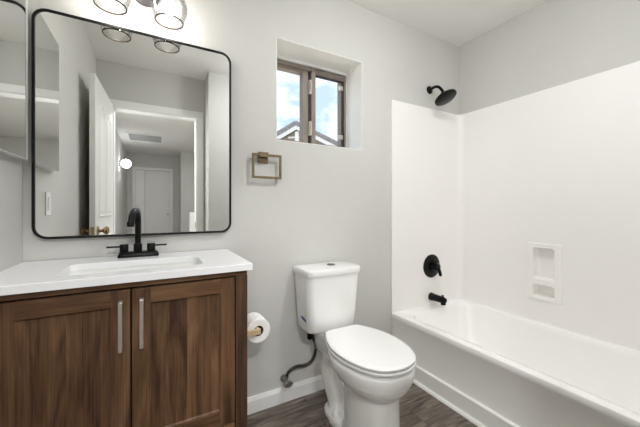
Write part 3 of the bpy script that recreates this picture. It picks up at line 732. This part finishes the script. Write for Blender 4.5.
# inner face path: end panel -> rounded corner -> long panel -> other end panel
ex, ey, fx, fy = XR-st, D-st, 1.458, YW+st
def corner(cx, cy, r, a0, a1, n=6): return [(cx+r*math.cos(math.radians(a0+(a1-a0)*k/n)), cy+r*math.sin(math.radians(a0+(a1-a0)*k/n))) for k in range(n+1)]
inner = [(fx, ey)]+corner(ex-R_, ey-R_, R_, 90, 0)
inner2 = corner(ex-R_, fy+R_, R_, 0, -90)+[(fx, fy)]
outer_ = [(fx, D-.001)]+[(ex+.012, D-.001)]*7
nx0, nx1, nz0, nz1 = .867, 1.066, .507, .878     # soap niche (y range, z range)
def panel(bm, path_in, path_out):
    rings = []
    for z, dd in ((TZ-.002, 0), (SZ-.003, 0), (SZ, .003)):
        rings.append([(x, y, z) for x, y in path_in])
    rings.append([(x, y, SZ) for x, y in path_out]); rings.append([(x, y, TZ-.002) for x, y in path_out])
    n_ = len(path_in)
    Rr = [[bm.verts.new(p) for p in r] for r in rings]
    for a, b in zip(Rr, Rr[1:]+Rr[:1]):
        for i in range(n_-1):
            vs = []
            for v in (a[i], a[i+1], b[i+1], b[i]):
                if not any((v.co-w.co).length < 1e-7 for w in vs): vs.append(v)
            if len(vs) > 2: bm.faces.new(vs)
    for e in (0, n_-1): bm.faces.new([r[e] for r in Rr])
pin = inner; pout = [(fx, D-.001), (ex-R_, D-.001)]+[(XR-.001, D-.001)]*(len(inner)-2)
bm = NB(); panel(bm, inner, pout); obj('end_panel', bm, M_sur, su, True)
bm = NB(); panel(bm, inner2, [(XR-.001, YW+.001)]*(len(inner2)-2)+[(ex-R_, YW+.001), (fx, YW+.001)]); obj('end_panel', bm, M_sur, su, True)
# long panel with niche opening
bm = NB(); ya, yb = fy+R_, ey-R_
ny0, ny1, cz0, cz1 = nx0+.022, nx1-.022, nz0+.018, nz1-.018
for a, b, c0, c1 in ((ya, ny0, TZ-.002, SZ), (ny1, yb, TZ-.002, SZ), (ny0, ny1, TZ-.002, cz0), (ny0, ny1, cz1, SZ)): box(bm, ex, XR-.001, a, b, c0, c1)
bmesh.ops.remove_doubles(bm, verts=bm.verts, dist=1e-5)
obj('long_panel', bm, M_sur, su)
# niche insert: raised rounded frame, two recessed cups
bm = NB(); nn = 5; xf = ex-.012
def yz(o, x): return [(x, y, z) for y, z in o]
def cup(y0, y1, z0, z1, r, dep):
    return [(rrect(y0, y1, z0, z1, r, nn), xf), (rrect(y0+.003, y1-.003, z0+.003, z1-.003, r, nn), xf+.004), (rrect(y0+.007, y1-.007, z0+.004, z1-.007, r*.9, nn), xf+dep-.008), (rrect(y0+.014, y1-.014, z0+.010, z1-.014, r*.7, nn), xf+dep)]
# outer skirt of the insert
sk = [(rrect(nx0, nx1, nz0, nz1, .012, nn), ex), (rrect(nx0+.004, nx1-.004, nz0+.004, nz1-.004, .010, nn), xf+.002), (rrect(nx0+.008, nx1-.008, nz0+.008, nz1-.008, .008, nn), xf)]
loft(bm, [yz(o, x) for o, x in sk], False, False)
U = (.903, 1.028, .640, .850); Lw = (.903, 1.028, .528, .612)
for cu, dep in ((U, .055), (Lw, .055)):
    loft(bm, [yz(o, x) for o, x in cup(*cu, .018, dep)], False, True)
# face between skirt and the two cups
def strip(a0, a1, b0, b1): bm.faces.new([bm.verts.new((xf, y, z)) for y, z in ((a0, b0), (a1, b0), (a1, b1), (a0, b1))])
fy0, fy1, fz0, fz1 = nx0+.008, nx1-.008, nz0+.008, nz1-.008
strip(fy0, U[0], fz0, fz1); strip(U[1], fy1, fz0, fz1); strip(U[0], U[1], U[3], fz1); strip(U[0], U[1], Lw[3], U[2]); strip(U[0], U[1], fz0, Lw[2])
# fill the rounded corners of the cups
for y0, y1, z0, z1 in (U, Lw):
    r = .018
    for cyy, czz, a0, yc_, zc_ in ((y1-r, z1-r, 0, y1, z1), (y0+r, z1-r, 90, y0, z1), (y0+r, z0+r, 180, y0, z0), (y1-r, z0+r, 270, y1, z0)):
        arcp = [(cyy+r*math.cos(math.radians(a0+90*k/nn)), czz+r*math.sin(math.radians(a0+90*k/nn))) for k in range(nn+1)]
        cv = bm.verts.new((xf, yc_, zc_)); av = [bm.verts.new((xf, y, z)) for y, z in arcp]
        for k in range(nn): bm.faces.new((cv, av[k], av[k+1]))
bmesh.ops.remove_doubles(bm, verts=bm.verts, dist=2e-5)
nch = obj('soap_niche', bm, M_sur, su); nch['label'] = 'two compartment recessed soap holder'

# shower head
hxx, hz = 1.852, 2.012
shd = thing('overhead_shower', 'matte black round shower head on a short arm above the surround', 'shower head', (hxx, D, hz))
bm = NB(); lathe(bm, [(.030, D), (.030, D-.006), (.022, D-.012), (.012, D-.018)], (hxx, 0, hz), 'Y', 28); obj('flange', bm, M_black, shd, True)
bm = NB(); tube(bm, sm_path([(hxx, D-.01, hz), (hxx, D-.05, hz+.006), (hxx, D-.085, hz-.006), (hxx, D-.112, hz-.036), (hxx-.001, D-.125, hz-.056)], 6), .0105, 14); obj('arm', bm, M_black, shd, True)
nrm = Vector((.1, -.5, -1.0)).normalized(); rot = Vector((0, 0, 1)).rotation_difference(nrm).to_matrix()
bm = NB(); lathe(bm, [(.012, -.040), (.017, -.034), (.017, -.020), (.030, -.012), (.072, .002), (.079, .008), (.079, .016), (.075, .019), (.001, .019)], (hxx-.003, D-.142, hz-.096), 'Z', 40, rot)
hd = obj('head', bm, M_black, shd, True)

# shower valve
vx, vz = 1.857, .662; ye = ey
vv = thing('shower_valve', 'matte black round shower valve with lever handle on the tub end wall', 'shower valve', (vx, ye, vz))
bm = NB(); lathe(bm, [(.088, ye), (.088, ye-.006), (.080, ye-.011), (.034, ye-.014), (.034, ye-.032), (.001, ye-.033)], (vx, 0, vz), 'Y', 44); obj('escutcheon', bm, M_black, vv, True)
bm = NB(); lathe(bm, [(.030, ye-.030), (.031, ye-.056), (.024, ye-.066), (.001, ye-.068)], (vx, 0, vz), 'Y', 28)
tube(bm, sm_path([(vx, ye-.052, vz), (vx+.010, ye-.062, vz-.024), (vx+.016, ye-.068, vz-.048), (vx+.018, ye-.070, vz-.066)], 5), .010, 12, rs=[.016-.0004*k for k in range(16)])
obj('lever', bm, M_black, vv, True)
# tub spout
px_, pz_ = 1.852, .430
sp = thing('tub_spout', 'matte black tub spout with diverter knob below the shower valve', 'tub spout', (px_, ye, pz_))
bm = NB(); lathe(bm, [(.030, ye), (.030, ye-.012), (.027, ye-.02), (.025, ye-.075), (.023, ye-.118), (.018, ye-.13), (.001, ye-.133)], (px_, 0, pz_), 'Y', 28)
tube(bm, [(px_, ye-.108, pz_-.002), (px_, ye-.113, pz_-.034)], .018, 16)
obj('body', bm, M_black, sp, True)
bm = NB(); lathe(bm, [(.005, pz_+.018), (.006, pz_+.027), (.009, pz_+.029), (.009, pz_+.035), (.001, pz_+.036)], (px_, ye-.108, 0), seg=16); obj('diverter_knob', bm, M_black, sp, True)
